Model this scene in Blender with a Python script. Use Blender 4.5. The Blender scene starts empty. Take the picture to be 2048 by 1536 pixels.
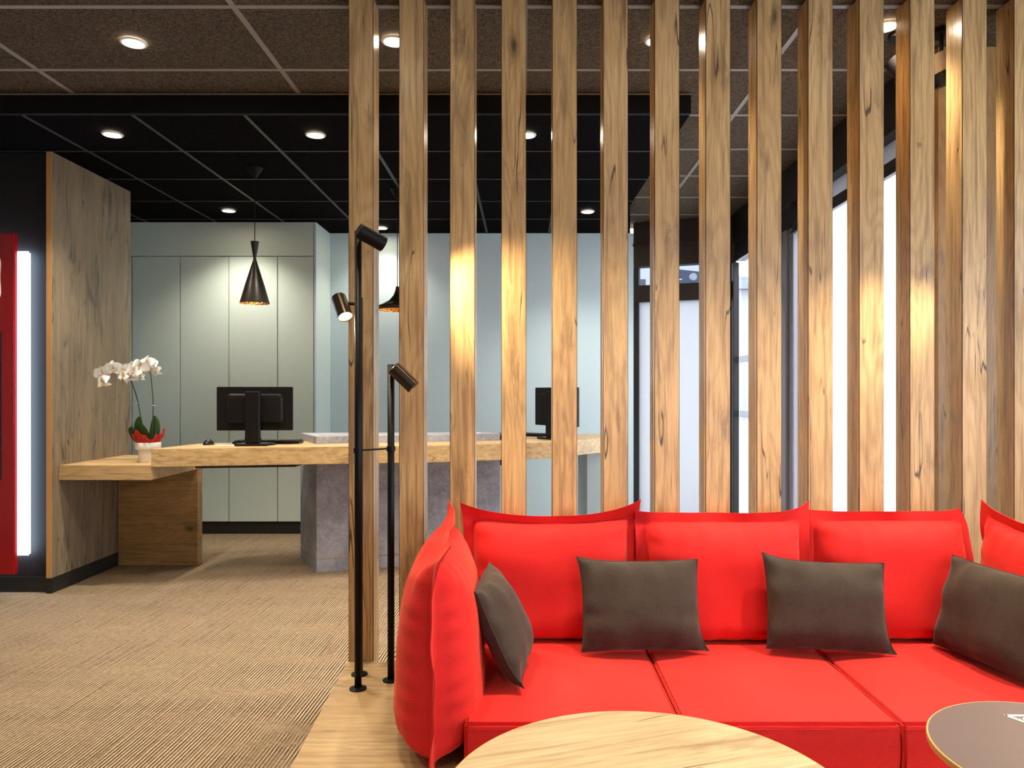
import bpy, bmesh, math, random
from mathutils import Vector, Matrix, noise as mn
R = math.radians
PI = math.pi
random.seed(7)
SC = bpy.context.scene
COL = SC.collection
H = 1.24            # eye height

# ------------------------------------------------------------------ nodes
class NT:
    def __init__(s, name, rough=0.5, spec=0.5):
        s.m = bpy.data.materials.new(name); s.m.use_nodes = True
        s.t = s.m.node_tree; s.n = s.t.nodes; s.l = s.t.links
        s.b = s.n['Principled BSDF']
        s.b.inputs['Roughness'].default_value = rough
        s.b.inputs['Specular IOR Level'].default_value = spec
    def put(s, sock, v):
        if v is None: return
        if isinstance(v, bpy.types.NodeSocket): s.l.new(v, sock)
        else: sock.default_value = v
    def node(s, typ, **kw):
        n = s.n.new(typ)
        for k, v in kw.items(): setattr(n, k, v)
        return n
    def math(s, op, a, b=None, c=None, clamp=False):
        n = s.node('ShaderNodeMath', operation=op); n.use_clamp = clamp
        s.put(n.inputs[0], a); s.put(n.inputs[1], b); s.put(n.inputs[2], c)
        return n.outputs[0]
    def obj(s):
        return s.node('ShaderNodeTexCoord').outputs['Object']
    def geo(s):
        return s.node('ShaderNodeNewGeometry').outputs['Position']
    def vscale(s, v, sc):
        n = s.node('ShaderNodeVectorMath', operation='MULTIPLY'); s.put(n.inputs[0], v); n.inputs[1].default_value = sc
        return n.outputs[0]
    def vadd(s, a, b):
        n = s.node('ShaderNodeVectorMath', operation='ADD'); s.put(n.inputs[0], a); s.put(n.inputs[1], b)
        return n.outputs[0]
    def noise(s, v, scale, detail=4, rough=0.5, dist=0.0, out='Fac'):
        n = s.node('ShaderNodeTexNoise'); s.put(n.inputs['Vector'], v)
        n.inputs['Scale'].default_value = scale; n.inputs['Detail'].default_value = detail
        n.inputs['Roughness'].default_value = rough; n.inputs['Distortion'].default_value = dist
        return n.outputs[out]
    def ramp(s, f, stops, interp='LINEAR'):
        n = s.node('ShaderNodeValToRGB'); s.put(n.inputs[0], f); r = n.color_ramp; r.interpolation = interp
        while len(r.elements) < len(stops): r.elements.new(0.5)
        for e, (p, c) in zip(r.elements, stops):
            e.position = p; e.color = (c, c, c, 1) if isinstance(c, (int, float)) else (*c, 1)
        return n.outputs[0]
    def mix(s, f, a, b, mode='MIX'):
        n = s.node('ShaderNodeMix', data_type='RGBA', blend_type=mode)
        s.put(n.inputs[0], f)
        s.put(n.inputs[6], (*a, 1) if isinstance(a, tuple) else a)
        s.put(n.inputs[7], (*b, 1) if isinstance(b, tuple) else b)
        return n.outputs[2]
    def smooth(s, v, lo, hi):
        n = s.node('ShaderNodeMapRange', interpolation_type='SMOOTHSTEP')
        s.put(n.inputs[0], v); n.inputs[1].default_value = lo; n.inputs[2].default_value = hi
        return n.outputs[0]
    def bump(s, h, strength=0.3, dist=0.01):
        n = s.node('ShaderNodeBump'); s.put(n.inputs['Height'], h)
        n.inputs['Strength'].default_value = strength; n.inputs['Distance'].default_value = dist
        s.l.new(n.outputs[0], s.b.inputs['Normal'])
    def color(s, c):
        s.put(s.b.inputs['Base Color'], (*c, 1) if isinstance(c, tuple) else c)
    def sep(s, v):
        n = s.node('ShaderNodeSeparateXYZ'); s.put(n.inputs[0], v); return n.outputs
    def comb(s, x, y, z):
        n = s.node('ShaderNodeCombineXYZ'); s.put(n.inputs[0], x); s.put(n.inputs[1], y); s.put(n.inputs[2], z); return n.outputs[0]

def plain(name, c, rough=0.5, metal=0.0, spec=0.5, var=0.06, vs=30):
    k = NT(name, rough, spec)
    f = k.noise(k.obj(), vs, 3)
    k.color(k.mix(f, tuple(max(0, x * (1 - var)) for x in c), tuple(x * (1 + var) for x in c)))
    k.b.inputs['Metallic'].default_value = metal
    return k.m

def glow(name, c, st):
    k = NT(name); k.color(c)
    k.b.inputs['Emission Color'].default_value = (*c, 1); k.b.inputs['Emission Strength'].default_value = st
    return k.m

def wood(name, axis, light, mid, dark, knot=1.0, blotch=0.5, rough=0.42, spec=0.45, seed=0.0, rnd=True, crack=1.0, cath=1.0):
    """oak laminate, grain along the given axis"""
    k = NT(name, rough, spec)
    v = k.obj()
    x, y, z = k.sep(v)[:3]
    if axis == 'X': v = k.comb(z, y, x)
    elif axis == 'Y': v = k.comb(x, z, y)
    if rnd:
        oi = k.node('ShaderNodeObjectInfo').outputs['Random']
        r = k.math('MULTIPLY', oi, 31.7)
        v = k.vadd(v, k.comb(k.math('MULTIPLY', r, 0.61), r, k.math('MULTIPLY', r, 2.3)))
    v = k.vadd(v, (seed, seed * 1.7, seed * .3))
    # knots: sparse cells, stretched along the grain
    kv = k.vscale(v, (7.0, 7.0, 2.6))
    wob = k.noise(k.vscale(v, (9, 9, 5)), 1.0, 3, out='Color')
    kv2 = k.vadd(kv, k.vscale(wob, (0.35, 0.35, 0.35)))
    vo = k.node('ShaderNodeTexVoronoi'); k.put(vo.inputs['Vector'], kv2); vo.inputs['Scale'].default_value = 1.0
    rc = k.sep(vo.outputs['Color'])
    has = k.math('GREATER_THAN', rc[0], 1 - 0.34 * knot)
    kd = vo.outputs['Distance']
    kn = k.math('MULTIPLY', k.math('SUBTRACT', 1.0, k.smooth(kd, 0.05, 0.30)), has)
    core = k.math('MULTIPLY', k.math('SUBTRACT', 1.0, k.smooth(kd, 0.03, 0.13)), has)
    # growth rings
    n1 = k.noise(k.vscale(v, (5.0, 5.0, 0.75)), 1.0, 2, 0.45)
    ringv = k.math('ADD', k.math('MULTIPLY', n1, 130.0), k.math('MULTIPLY', k.math('MULTIPLY', kn, kn), 14.0))
    rings = k.math('ADD', k.math('MULTIPLY', k.math('SINE', ringv), 0.5), 0.5)
    rings = k.math('POWER', rings, 1.6)
    fine = k.noise(k.vscale(v, (260, 260, 6)), 1.0, 3, 0.6)
    fib = k.noise(k.vscale(v, (55, 55, 2.4)), 1.0, 4, 0.62)
    big = k.noise(k.vscale(v, (7, 7, 1.3)), 1.0, 4, 0.6)
    base = k.mix(k.smooth(big, 0.25, 0.75), mid, light)
    base = k.mix(k.math('MULTIPLY', rings, 0.22 * cath), base, dark)
    base = k.mix(k.math('MULTIPLY', k.smooth(fib, 0.48, 0.66), 0.55), base, dark)
    base = k.mix(k.math('MULTIPLY', k.smooth(fine, 0.50, 0.64), 0.34), base, dark)
    bl = k.noise(k.vscale(v, (9, 9, 2.0)), 1.0, 5, 0.65, 0.6)
    grey = tuple(c * 0.52 + 0.012 for c in dark)
    base = k.mix(k.math('MULTIPLY', k.smooth(bl, 0.53, 0.70), blotch), base, grey)
    base = k.mix(k.math('MULTIPLY', kn, 0.5), base, grey)
    base = k.mix(k.math('MULTIPLY', core, 0.85), base, tuple(c * 0.25 for c in dark))
    cr = k.noise(k.vscale(v, (20, 20, 1.25)), 1.0, 1.5, 0.5, 0.0)
    cr = k.math('SUBTRACT', 1.0, k.smooth(k.math('ABSOLUTE', k.math('SUBTRACT', cr, 0.52)), 0.002, 0.013))
    cm = k.smooth(k.noise(k.vscale(v, (11, 11, 3.2)), 1.0, 2), 0.54, 0.62)
    cf = k.math('MULTIPLY', cr, cm)
    base = k.mix(k.math('MULTIPLY', cf, 0.92 * crack), base, tuple(c * 0.22 for c in dark))
    k.color(base)
    k.bump(k.math('SUBTRACT', k.math('MULTIPLY', fine, 0.5), k.math('MULTIPLY', cf, 1.0)), 0.12, 0.004)
    return k.m

def fabric(name, c, c2, rough=0.85, scale=900, mott=0.15, sheen=0.3, tint=None):
    k = NT(name, rough, 0.25)
    v = k.obj(); x, y, z = k.sep(v)[:3]
    f1 = k.math('SINE', k.math('MULTIPLY', x, scale)); f2 = k.math('SINE', k.math('MULTIPLY', k.math('ADD', z, y), scale))
    wv = k.math('MULTIPLY', k.math('ADD', k.math('MULTIPLY', f1, f2), 1.0), 0.5)
    n = k.noise(v, 420, 2, 0.6)
    n2 = k.noise(v, 14, 4, 0.6)
    f = k.math('ADD', k.math('MULTIPLY', wv, 0.45), k.math('MULTIPLY', n, 0.55))
    col = k.mix(k.smooth(f, 0.25, 0.75), c, c2)
    col = k.mix(k.math('MULTIPLY', k.smooth(n2, 0.45, 0.7), mott), col, tuple(a * 0.7 for a in c))
    k.color(col)
    k.b.inputs['Sheen Weight'].default_value = sheen; k.b.inputs['Sheen Roughness'].default_value = 0.4
    if tint: k.b.inputs['Sheen Tint'].default_value = (*tint, 1)
    k.bump(f, 0.25, 0.0015)
    return k.m

# ------------------------------------------------------------------ materials
OAKL, OAKM, OAKD = (0.62, 0.415, 0.190), (0.515, 0.320, 0.133), (0.21, 0.115, 0.045)
M = {}
M['slat'] = wood('oak_slat', 'Z', OAKL, OAKM, OAKD, knot=0.85, blotch=0.6, rough=0.36, spec=0.5)
M['slatside'] = wood('oak_slat_side', 'Z', OAKL, OAKM, OAKD, knot=0.4, blotch=0.3, rough=0.27, spec=0.9)
M['panel'] = wood('grey_oak_panel', 'Z', (0.255, 0.195, 0.118), (0.19, 0.142, 0.088), (0.085, 0.068, 0.050), knot=1.2, blotch=0.95, rnd=False, seed=3.1, rough=0.5, cath=.5)
M['panelwall'] = wood('dark_oak_wall', 'Z', (0.40, 0.23, 0.085), (0.30, 0.165, 0.06), (0.13, 0.075, 0.03), knot=0.9, blotch=0.6, rnd=False, seed=9.4, rough=0.45)
M['counter'] = wood('oak_counter', 'X', (0.60, 0.41, 0.20), (0.50, 0.33, 0.145), (0.25, 0.15, 0.06), crack=.6, knot=0.5, blotch=0.3, rnd=False, seed=5.2)
M['deskpanel'] = wood('oak_support', 'X', (0.42, 0.25, 0.095), (0.33, 0.19, 0.07), (0.15, 0.085, 0.032), knot=0.8, blotch=0.5, crack=.5, rnd=False, seed=7.7)
M['platform'] = wood('oak_platform', 'X', (0.46, 0.335, 0.175), (0.38, 0.26, 0.125), (0.20, 0.12, 0.05), knot=0.25, blotch=0.25, rnd=False, seed=1.2, rough=0.4, crack=.5)
M['table'] = wood('oak_table', 'X', (0.50, 0.405, 0.255), (0.41, 0.315, 0.18), (0.20, 0.135, 0.065), knot=0.7, blotch=0.4, rnd=False, seed=12.63, rough=0.42, cath=.8)
M['edge'] = plain('oak_edge', (0.52, 0.29, 0.10), 0.5)
M['black'] = plain('black_edge', (0.012, 0.010, 0.009), 0.5)
M['blackmetal'] = plain('black_metal', (0.004, 0.0035, 0.0035), 0.45, 0.0, 0.15)
M['bronze'] = plain('bronze_black_metal', (0.075, 0.055, 0.04), 0.28, 0.9)
M['gold'] = plain('hammered_gold', (0.85, 0.50, 0.16), 0.25, 1.0)
M['chrome'] = plain('brushed_steel', (0.55, 0.53, 0.50), 0.3, 1.0)
M['blackwall'] = plain('black_wall_paint', (0.012, 0.011, 0.010), 0.7, spec=.25)
M['fascia'] = plain('black_fascia', (0.003, 0.003, 0.003), 0.7, spec=.2)
M['skirt'] = plain('black_skirting', (0.010, 0.010, 0.010), 0.45)
M['cab'] = plain('sage_cabinet', (0.50, 0.58, 0.53), 0.5, var=.02)
M['bluewall'] = plain('pale_blue_wall', (0.50, 0.62, 0.66), 0.6, var=.02)
M['offwhite'] = plain('neutral_wall', (0.55, 0.50, 0.45), 0.8)
M['white'] = plain('white_ceramic', (0.80, 0.77, 0.72), 0.3)
M['plasticblk'] = plain('black_plastic', (0.006, 0.005, 0.005), 0.32, spec=.3)
M['key'] = plain('key_plastic', (0.02, 0.018, 0.017), 0.45)
M['frame'] = plain('black_window_frame', (0.012, 0.011, 0.012), 0.4)
M['frame_br'] = plain('dark_brown_frame', (0.022, 0.014, 0.011), 0.45)
M['frame_gr'] = plain('anodised_grey_frame', (0.25, 0.24, 0.27), 0.4, 0.3)
M['red'] = fabric('red_upholstery', (0.56, 0.009, 0.011), (0.68, 0.022, 0.019), mott=0.03, sheen=0.25, tint=(1, .42, .22))  # orange sheen tint puts the glare of strongly lit seats into the fabric
M['brown'] = fabric('brown_woven', (0.022, 0.015, 0.011), (0.068, 0.050, 0.036), scale=1100, mott=0.25, sheen=0.12)
M['redgloss'] = plain('red_gloss_panel', (0.33, 0.004, 0.008), 0.22)
M['lens'] = glow('downlight_lens', (1.0, 0.86, 0.62), 60)
M['lamplens'] = glow('lamp_lens', (1.0, 0.80, 0.50), 25)
M['led'] = glow('led_band', (0.62, 0.78, 1.0), 9.0)
M['petal'] = plain('orchid_petal', (0.93, 0.91, 0.88), 0.5)
M['lip'] = plain('orchid_lip', (0.60, 0.36, 0.10), 0.5)
M['leaf'] = plain('orchid_leaf', (0.035, 0.09, 0.015), 0.35)
M['stem'] = plain('orchid_stem', (0.030, 0.030, 0.014), 0.45)
M['wrap'] = plain('red_paper', (0.62, 0.045, 0.045), 0.35)
M['paper'] = plain('white_paper', (0.75, 0.74, 0.72), 0.6)
M['tabledark'] = plain('taupe_table_top', (0.085, 0.062, 0.062), 0.42, var=.08)
M['markwhite'] = plain('white_print', (0.85, 0.85, 0.83), 0.5)
M['beige'] = plain('beige_fixture', (0.35, 0.27, 0.19), 0.4)
M['tile_white'] = plain('outside_render', (0.30, 0.30, 0.31), 0.8)
M['slate'] = plain('outside_slate', (0.10, 0.12, 0.17), 0.8, var=.3, vs=3)
M['pave'] = plain('outside_paving', (0.55, 0.55, 0.55), 0.9)

def stone():
    k = NT('grey_stone', 0.55)
    v = k.obj()
    a = k.noise(v, 5, 8, 0.65, .4); b = k.noise(v, 45, 5, 0.7); c = k.noise(v, 160, 2)
    col = k.mix(k.smooth(a, .3, .7), (0.20, 0.205, 0.25), (0.38, 0.385, 0.45))
    col = k.mix(k.math('MULTIPLY', k.smooth(b, .45, .7), .5), col, (0.46, 0.47, 0.54))
    col = k.mix(k.math('MULTIPLY', k.smooth(c, .62, .7), .35), col, (0.08, 0.075, 0.08))
    k.color(col); k.bump(b, .15, .003); return k.m
M['stone'] = stone()

def carpet():
    k = NT('striped_carpet', 0.95, 0.1)
    x, y, z = k.sep(k.geo())[:3]
    x = k.math('ADD', x, k.math('MULTIPLY', y, -0.04))
    P = 0.0135
    u = k.math('DIVIDE', x, P)
    cell = k.math('FLOOR', u)
    # carpet planks 1 m x .25 m shift the stripes
    st = k.math('ADD', k.math('MULTIPLY', k.math('SINE', k.math('MULTIPLY', u, 2 * PI)), 0.5), 0.5)
    nz = k.noise(k.comb(k.math('MULTIPLY', cell, 7.31), k.math('MULTIPLY', y, 2.2), 0.0), 1.0, 2, .6)
    nz2 = k.noise(k.comb(k.math('MULTIPLY', cell, 3.7), k.math('MULTIPLY', y, 70.0), 0.0), 1.0, 1, .5)
    band = k.noise(k.comb(k.math('MULTIPLY', x, 1.6), k.math('MULTIPLY', y, 5.0), 0.0), 1.0, 3, .6)
    fz = k.noise(k.comb(x, y, 0.0), 330, 2, .6)
    amp = k.math('MULTIPLY', k.smooth(nz, .25, .6), k.math('SUBTRACT', 1.15, k.smooth(band, .45, .68)))
    f = k.math('ADD', k.math('MULTIPLY', k.math('SUBTRACT', st, .5), k.math('MULTIPLY', amp, 1.05)), .50)
    f = k.math('ADD', f, k.math('MULTIPLY', k.math('SUBTRACT', nz2, .5), .45))
    f = k.math('ADD', f, k.math('MULTIPLY', k.math('SUBTRACT', fz, .5), .8))
    f = k.math('ADD', f, k.math('MULTIPLY', k.math('SUBTRACT', band, .5), .35), clamp=True)
    col = k.ramp(f, [(0.0, (0.040, 0.026, 0.016)), (0.42, (0.155, 0.108, 0.066)), (1.0, (0.46, 0.355, 0.235))])
    k.color(col)
    k.bump(k.math('ADD', st, k.math('MULTIPLY', fz, .8)), .45, .004)
    return k.m
M['carpet'] = carpet()

def fibre(name, a, b, bs=.3, sp=.15):
    k = NT(name, 0.95, sp)
    v = k.geo()
    n = k.noise(v, 75, 5, .75, 1.8); n2 = k.noise(v, 6, 3)
    col = k.mix(k.smooth(n, .42, .60), a, b)
    col = k.mix(k.math('MULTIPLY', n2, .25), col, tuple(c * .6 for c in a))
    k.color(col); k.bump(n, bs, .004); return k.m
M['ceil'] = fibre('brown_fibre_tile', (0.036, 0.027, 0.018), (0.150, 0.112, 0.074))
M['ceilblk'] = fibre('black_fibre_tile', (0.0025, 0.0022, 0.0026), (0.007, 0.0062, 0.0065), .15, .02)
M['tbar'] = plain('ceiling_grid_bar', (0.22, 0.188, 0.15), 0.5)
M['tbarblk'] = plain('black_grid_bar', (0.009, 0.009, 0.009), 0.5)

def frosted(nm='frosted_glass', g=1.0):
    m = bpy.data.materials.new(nm); m.use_nodes = True
    t = m.node_tree; t.nodes.clear()
    o = t.nodes.new('ShaderNodeOutputMaterial'); a = t.nodes.new('ShaderNodeBsdfTranslucent'); b = t.nodes.new('ShaderNodeBsdfDiffuse')
    mx = t.nodes.new('ShaderNodeMixShader'); mx.inputs[0].default_value = 0.12
    nz = t.nodes.new('ShaderNodeTexNoise'); nz.inputs['Scale'].default_value = 1.5
    rp = t.nodes.new('ShaderNodeValToRGB'); rp.color_ramp.elements[0].color = (.90 * g, .92 * g, .97 * g, 1); rp.color_ramp.elements[1].color = (.97 * g, .98 * g, g, 1)
    t.links.new(nz.outputs[0], rp.inputs[0]); t.links.new(rp.outputs[0], a.inputs[0]); b.inputs[0].default_value = (.8, .8, .8, 1)
    t.links.new(a.outputs[0], mx.inputs[1]); t.links.new(b.outputs[0], mx.inputs[2]); t.links.new(mx.outputs[0], o.inputs[0])
    return m
M['frost'] = frosted(); M['frost_door'] = frosted('frosted_door_glass', .46); M['frost_dim'] = frosted('frosted_upper_glass', .3)
def clear_glass(name, tint, gl):
    m = bpy.data.materials.new(name); m.use_nodes = True
    t = m.node_tree; t.nodes.clear()
    o = t.nodes.new('ShaderNodeOutputMaterial'); a = t.nodes.new('ShaderNodeBsdfTransparent'); b = t.nodes.new('ShaderNodeBsdfGlossy')
    a.inputs[0].default_value = (*tint, 1); b.inputs['Roughness'].default_value = 0.02
    lw = t.nodes.new('ShaderNodeLayerWeight'); lw.inputs[0].default_value = .5
    pw = t.nodes.new('ShaderNodeMath'); pw.operation = 'POWER'; pw.inputs[1].default_value = 5; t.links.new(lw.outputs['Facing'], pw.inputs[0])
    f = t.nodes.new('ShaderNodeMath'); f.operation = 'MULTIPLY_ADD'; f.inputs[1].default_value = .8; f.inputs[2].default_value = gl; t.links.new(pw.outputs[0], f.inputs[0])
    mx = t.nodes.new('ShaderNodeMixShader'); t.links.new(f.outputs[0], mx.inputs[0])
    t.links.new(a.outputs[0], mx.inputs[1]); t.links.new(b.outputs[0], mx.inputs[2]); t.links.new(mx.outputs[0], o.inputs[0])
    return m
M['glass'] = clear_glass('clear_glass', (.93, .95, .97), .03)
M['glass_tint'] = clear_glass('tinted_glass', (.34, .36, .40), .03)
M['cello'] = clear_glass('cellophane', (.95, .95, .95), .04)

# ------------------------------------------------------------------ object helpers
def obj(name, me, mats, parent=None, loc=(0, 0, 0), rot=(0, 0, 0), smooth=False):
    if isinstance(me, bmesh.types.BMesh):
        b = me; me = bpy.data.meshes.new(name); b.normal_update(); b.to_mesh(me); b.free()
    if not isinstance(mats, (list, tuple)): mats = [mats]
    if not me.materials:
        for m in mats: me.materials.append(m)
    if smooth:
        for p in me.polygons: p.use_smooth = True
        me.set_sharp_from_angle(angle=R(48))
    o = bpy.data.objects.new(name, me); COL.objects.link(o)
    o.parent = parent; o.location = loc; o.rotation_euler = rot
    return o

def thing(name, label, cat, loc=(0, 0, 0), rz=0, group=None):
    o = bpy.data.objects.new(name, None); COL.objects.link(o); o.empty_display_size = .1
    o.location = loc; o.rotation_euler = (0, 0, rz)
    return tag(o, label, cat, group)
def tag(o, label, cat, group=None):
    o['label'] = label; o['category'] = cat
    if group: o['group'] = group
    return o
def struct(name, bm, mats, parent=None, **k):
    o = obj(name, bm, mats, parent, **k)
    if parent is None: o['kind'] = 'structure'
    return o
def copytree(o, parent=None):
    c = o.copy(); COL.objects.link(c); c.parent = parent
    for ch in list(o.children): copytree(ch, c)
    return c

def bmn(): return bmesh.new()
def box(bm, x0, x1, y0, y1, z0, z1, bev=0.0, seg=2, mi=0):
    r = bmesh.ops.create_cube(bm, size=1.0)
    vs = r['verts']
    for v in vs:
        v.co = Vector(((x0 + x1) / 2 + v.co.x * (x1 - x0), (y0 + y1) / 2 + v.co.y * (y1 - y0), (z0 + z1) / 2 + v.co.z * (z1 - z0)))
    fs = set(f for v in vs for f in v.link_faces)
    for f in fs: f.material_index = mi
    if bev > 0:
        es = list(set(e for v in vs for e in v.link_edges))
        bmesh.ops.bevel(bm, geom=es, offset=bev, segments=seg, affect='EDGES', clamp_overlap=True)
    return bm
def prism(bm, pts, z0, z1, bev=0.0, mi=0):
    lo = [bm.verts.new((p[0], p[1], z0)) for p in pts]; hi = [bm.verts.new((p[0], p[1], z1)) for p in pts]
    n = len(pts); fs = [bm.faces.new(list(reversed(lo))), bm.faces.new(hi)]
    for i in range(n): fs.append(bm.faces.new((lo[i], lo[(i + 1) % n], hi[(i + 1) % n], hi[i])))
    for f in fs: f.material_index = mi
    bmesh.ops.recalc_face_normals(bm, faces=fs)
    if bev: bmesh.ops.bevel(bm, geom=list(set(e for f in fs for e in f.edges)), offset=bev, segments=2, affect='EDGES')
    return bm
def tube(bm, a, b, r, r2=None, n=20, cap=True, mi=0):
    a = Vector(a); b = Vector(b); d = b - a; r2 = r if r2 is None else r2
    M4 = Matrix.Translation((a + b) / 2) @ d.to_track_quat('Z', 'Y').to_matrix().to_4x4()
    res = bmesh.ops.create_cone(bm, cap_ends=cap, segments=n, radius1=r, radius2=r2, depth=d.length, matrix=M4)
    for f in set(f for v in res['verts'] for f in v.link_faces): f.material_index = mi
    return bm
def lathe(bm, prof, n=40, mi=0, closed=False, c=(0, 0, 0)):
    rings = []
    for r, z in prof:
        rings.append([bm.verts.new((c[0] + r * math.cos(2 * PI * i / n), c[1] + r * math.sin(2 * PI * i / n), c[2] + z)) for i in range(n)])
    fs = []
    for k in range(len(rings) - 1 + (1 if closed else 0)):
        a, b = rings[k], rings[(k + 1) % len(rings)]
        for i in range(n): fs.append(bm.faces.new((a[i], a[(i + 1) % n], b[(i + 1) % n], b[i])))
    for f in fs: f.material_index = mi
    return bm
def path_tube(bm, pts, radii, n=10, mi=0):
    pts = [Vector(p) for p in pts]; rings = []
    for i, p in enumerate(pts):
        t = (pts[min(i + 1, len(pts) - 1)] - pts[max(i - 1, 0)]).normalized()
        u = t.cross(Vector((0.13, 1, 0.07))).normalized(); w = t.cross(u).normalized()
        r = radii[i] if isinstance(radii, (list, tuple)) else radii
        rings.append([bm.verts.new(p + (u * math.cos(2 * PI * k / n) + w * math.sin(2 * PI * k / n)) * r) for k in range(n)])
    for a, b in zip(rings, rings[1:]):
        for k in range(n): bm.faces.new((a[k], a[(k + 1) % n], b[(k + 1) % n], b[k])).material_index = mi
    bm.faces.new(list(reversed(rings[0]))).material_index = mi; bm.faces.new(rings[-1]).material_index = mi
    return bm
def crom(pts, n=8):
    pts = [Vector(p) for p in pts]; out = []
    e = [2 * pts[0] - pts[1]] + pts + [2 * pts[-1] - pts[-2]]
    for i in range(1, len(e) - 2):
        for j in range(n):
            t = j / n; p0, p1, p2, p3 = e[i - 1], e[i], e[i + 1], e[i + 2]
            out.append(0.5 * ((2 * p1) + (p2 - p0) * t + (2 * p0 - 5 * p1 + 4 * p2 - p3) * t * t + (3 * p1 - p0 - 3 * p2 + p3) * t ** 3))
    out.append(pts[-1]); return out

# ------------------------------------------------------------------ room shell
CEIL = 2.83; SOF = 2.725
XL, XR, YF, YB = -4.6, 3.3, -2.6, 7.0
bm = bmn(); box(bm, XL - .1, XR + .1, YF - .1, 3.56, -.08, 0); box(bm, XL - .1, 2.0, 3.56, 7.2, -.08, 0)
struct('floor', bm, M['carpet'])

bm = bmn(); box(bm, XL, XR, YF, 3.56, CEIL, CEIL + .08, mi=0); box(bm, XL, 2.02, 3.56, 7.25, CEIL, CEIL + .08, mi=0)
w = .012
for i in range(-3, 3): box(bm, i * 1.2 - w, i * 1.2 + w, YF, 7.15 if i < 2 else 3.5, CEIL - .004, CEIL + .002, mi=1)
for i in range(-9, 7): box(bm, XL, XR if i < 1 else 2.0, 3.07 + .6 * i - w, 3.07 + .6 * i + w, CEIL - .0045, CEIL + .002, mi=1)
struct('ceiling', bm, [M['ceil'], M['tbar']])

# lowered black ceiling over the reception
bm = bmn(); prism(bm, [(XL, 3.99), (.885, 3.99), (.84, 5.95), (1.0, 7.05), (XL, 7.05)], SOF, CEIL - .006)
w = .010
for x in (-3.89, -3.29, -2.69, -2.10, -1.50, -.91, -.35, .23): box(bm, x - w, x + w, 3.99, 6.98, SOF - .003, SOF + .001, mi=1)
for y in (4.59, 5.19, 5.79, 6.39): box(bm, XL, .86, y - .007, y + .007, SOF - .0035, SOF + .001, mi=1)
struct('ceiling_lowered', bm, [M['ceilblk'], M['tbarblk']])
bm = bmn(); box(bm, XL, .885, 3.96, 3.989, SOF - .004, CEIL - .006)
box(bm, XL, .885, 3.952, 3.96, CEIL - .011, CEIL - .006, mi=1)
struct('trim_1', bm, [M['fascia'], M['tbar']])

bm = bmn(); box(bm, XL - .1, XL, YF, 7.1, 0, CEIL); struct('wall_left', bm, M['offwhite'])
bm = bmn(); box(bm, XL, .9, YF - .1, YF, 0, CEIL); box(bm, 3.1, XR + .1, YF - .1, YF, 0, CEIL); box(bm, .9, 3.1, YF - .1, YF, 0, .3); box(bm, .9, 3.1, YF - .1, YF, 2.5, CEIL)
struct('wall_rear', bm, M['offwhite'])
bm = bmn()
for (a, b, c, d) in ((.9, 3.1, .3, .36), (.9, 3.1, 2.44, 2.5), (.9, .96, .36, 2.44), (3.04, 3.1, .36, 2.44), (1.97, 2.03, .36, 2.44)): box(bm, a, b, YF - .08, YF - .02, c, d)
t = struct('window_fill', bm, M['frame']); obj('pane', box(bmn(), .96, 3.04, YF - .054, YF - .048, .36, 2.44), M['glass'], t)  # unseen window added to bring frontal daylight onto the slats
bm = bmn(); box(bm, -3.9, 1.02, 6.97, 7.07, 0, SOF); struct('wall_back', bm, M['bluewall'])
# black feature wall left of the oak panel
bm = bmn(); box(bm, XL, -2.945, 4.63, 4.73, 0, SOF); struct('wall_black', bm, M['blackwall'])
bm = bmn(); box(bm, XL, -2.945, 4.615, 4.63, 0, .095, .002); struct('baseboard_black_wall', bm, M['skirt'])
bm = bmn(); box(bm, -3.9, -3.8, 4.73, 7.0, 0, SOF); struct('wall_reception_side', bm, M['bluewall'])

# oak panel (end wall of the desk)
t = thing('wood_partition', 'tall greyish oak partition panel at the left end of the reception desk', 'partition', (-2.925, 4.585, 0))
bm = bmn(); box(bm, -.016, .016, .0, .915, .095, SOF - .006); obj('panel', bm, M['panel'], t)
bm = bmn(); box(bm, -.0165, .0165, -.003, .0, .095, SOF - .006); obj('front_edge', bm, M['edge'], t)
bm = bmn(); box(bm, -.018, .020, -.004, .915, 0, .095, .002); obj('skirting', bm, M['skirt'], t)

# right wall of the lounge with a daylight window (camera side), and rear part
bm = bmn()
box(bm, XR, XR + .1, YF, -.3, 0, CEIL); box(bm, XR, XR + .1, 2.7, 3.55, 0, CEIL)
box(bm, XR, XR + .1, -.3, 2.7, 2.4, CEIL); box(bm, XR, XR + .1, -.3, 2.7, 0, .5)
struct('wall_right', bm, M['offwhite'])
t = struct('window_1', box(box(box(box(box(bmn(), XR + .02, XR + .08, -.3, 2.7, .5, .56), XR + .02, XR + .08, -.3, 2.7, 2.34, 2.4), XR + .02, XR + .08, -.3, -.24, .56, 2.34), XR + .02, XR + .08, 2.64, 2.7, .56, 2.34), XR + .02, XR + .08, .90, .96, .56, 2.34), M['frame'])
obj('pane', box(bmn(), XR + .045, XR + .051, -.24, 2.64, .56, 2.34), M['glass'], t)
# oak clad wall behind the right of the slats
bm = bmn(); box(bm, 1.90, XR, 3.42, 3.5, 0, CEIL - .005); struct('wall_oak_clad', bm, M['panelwall'])

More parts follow.
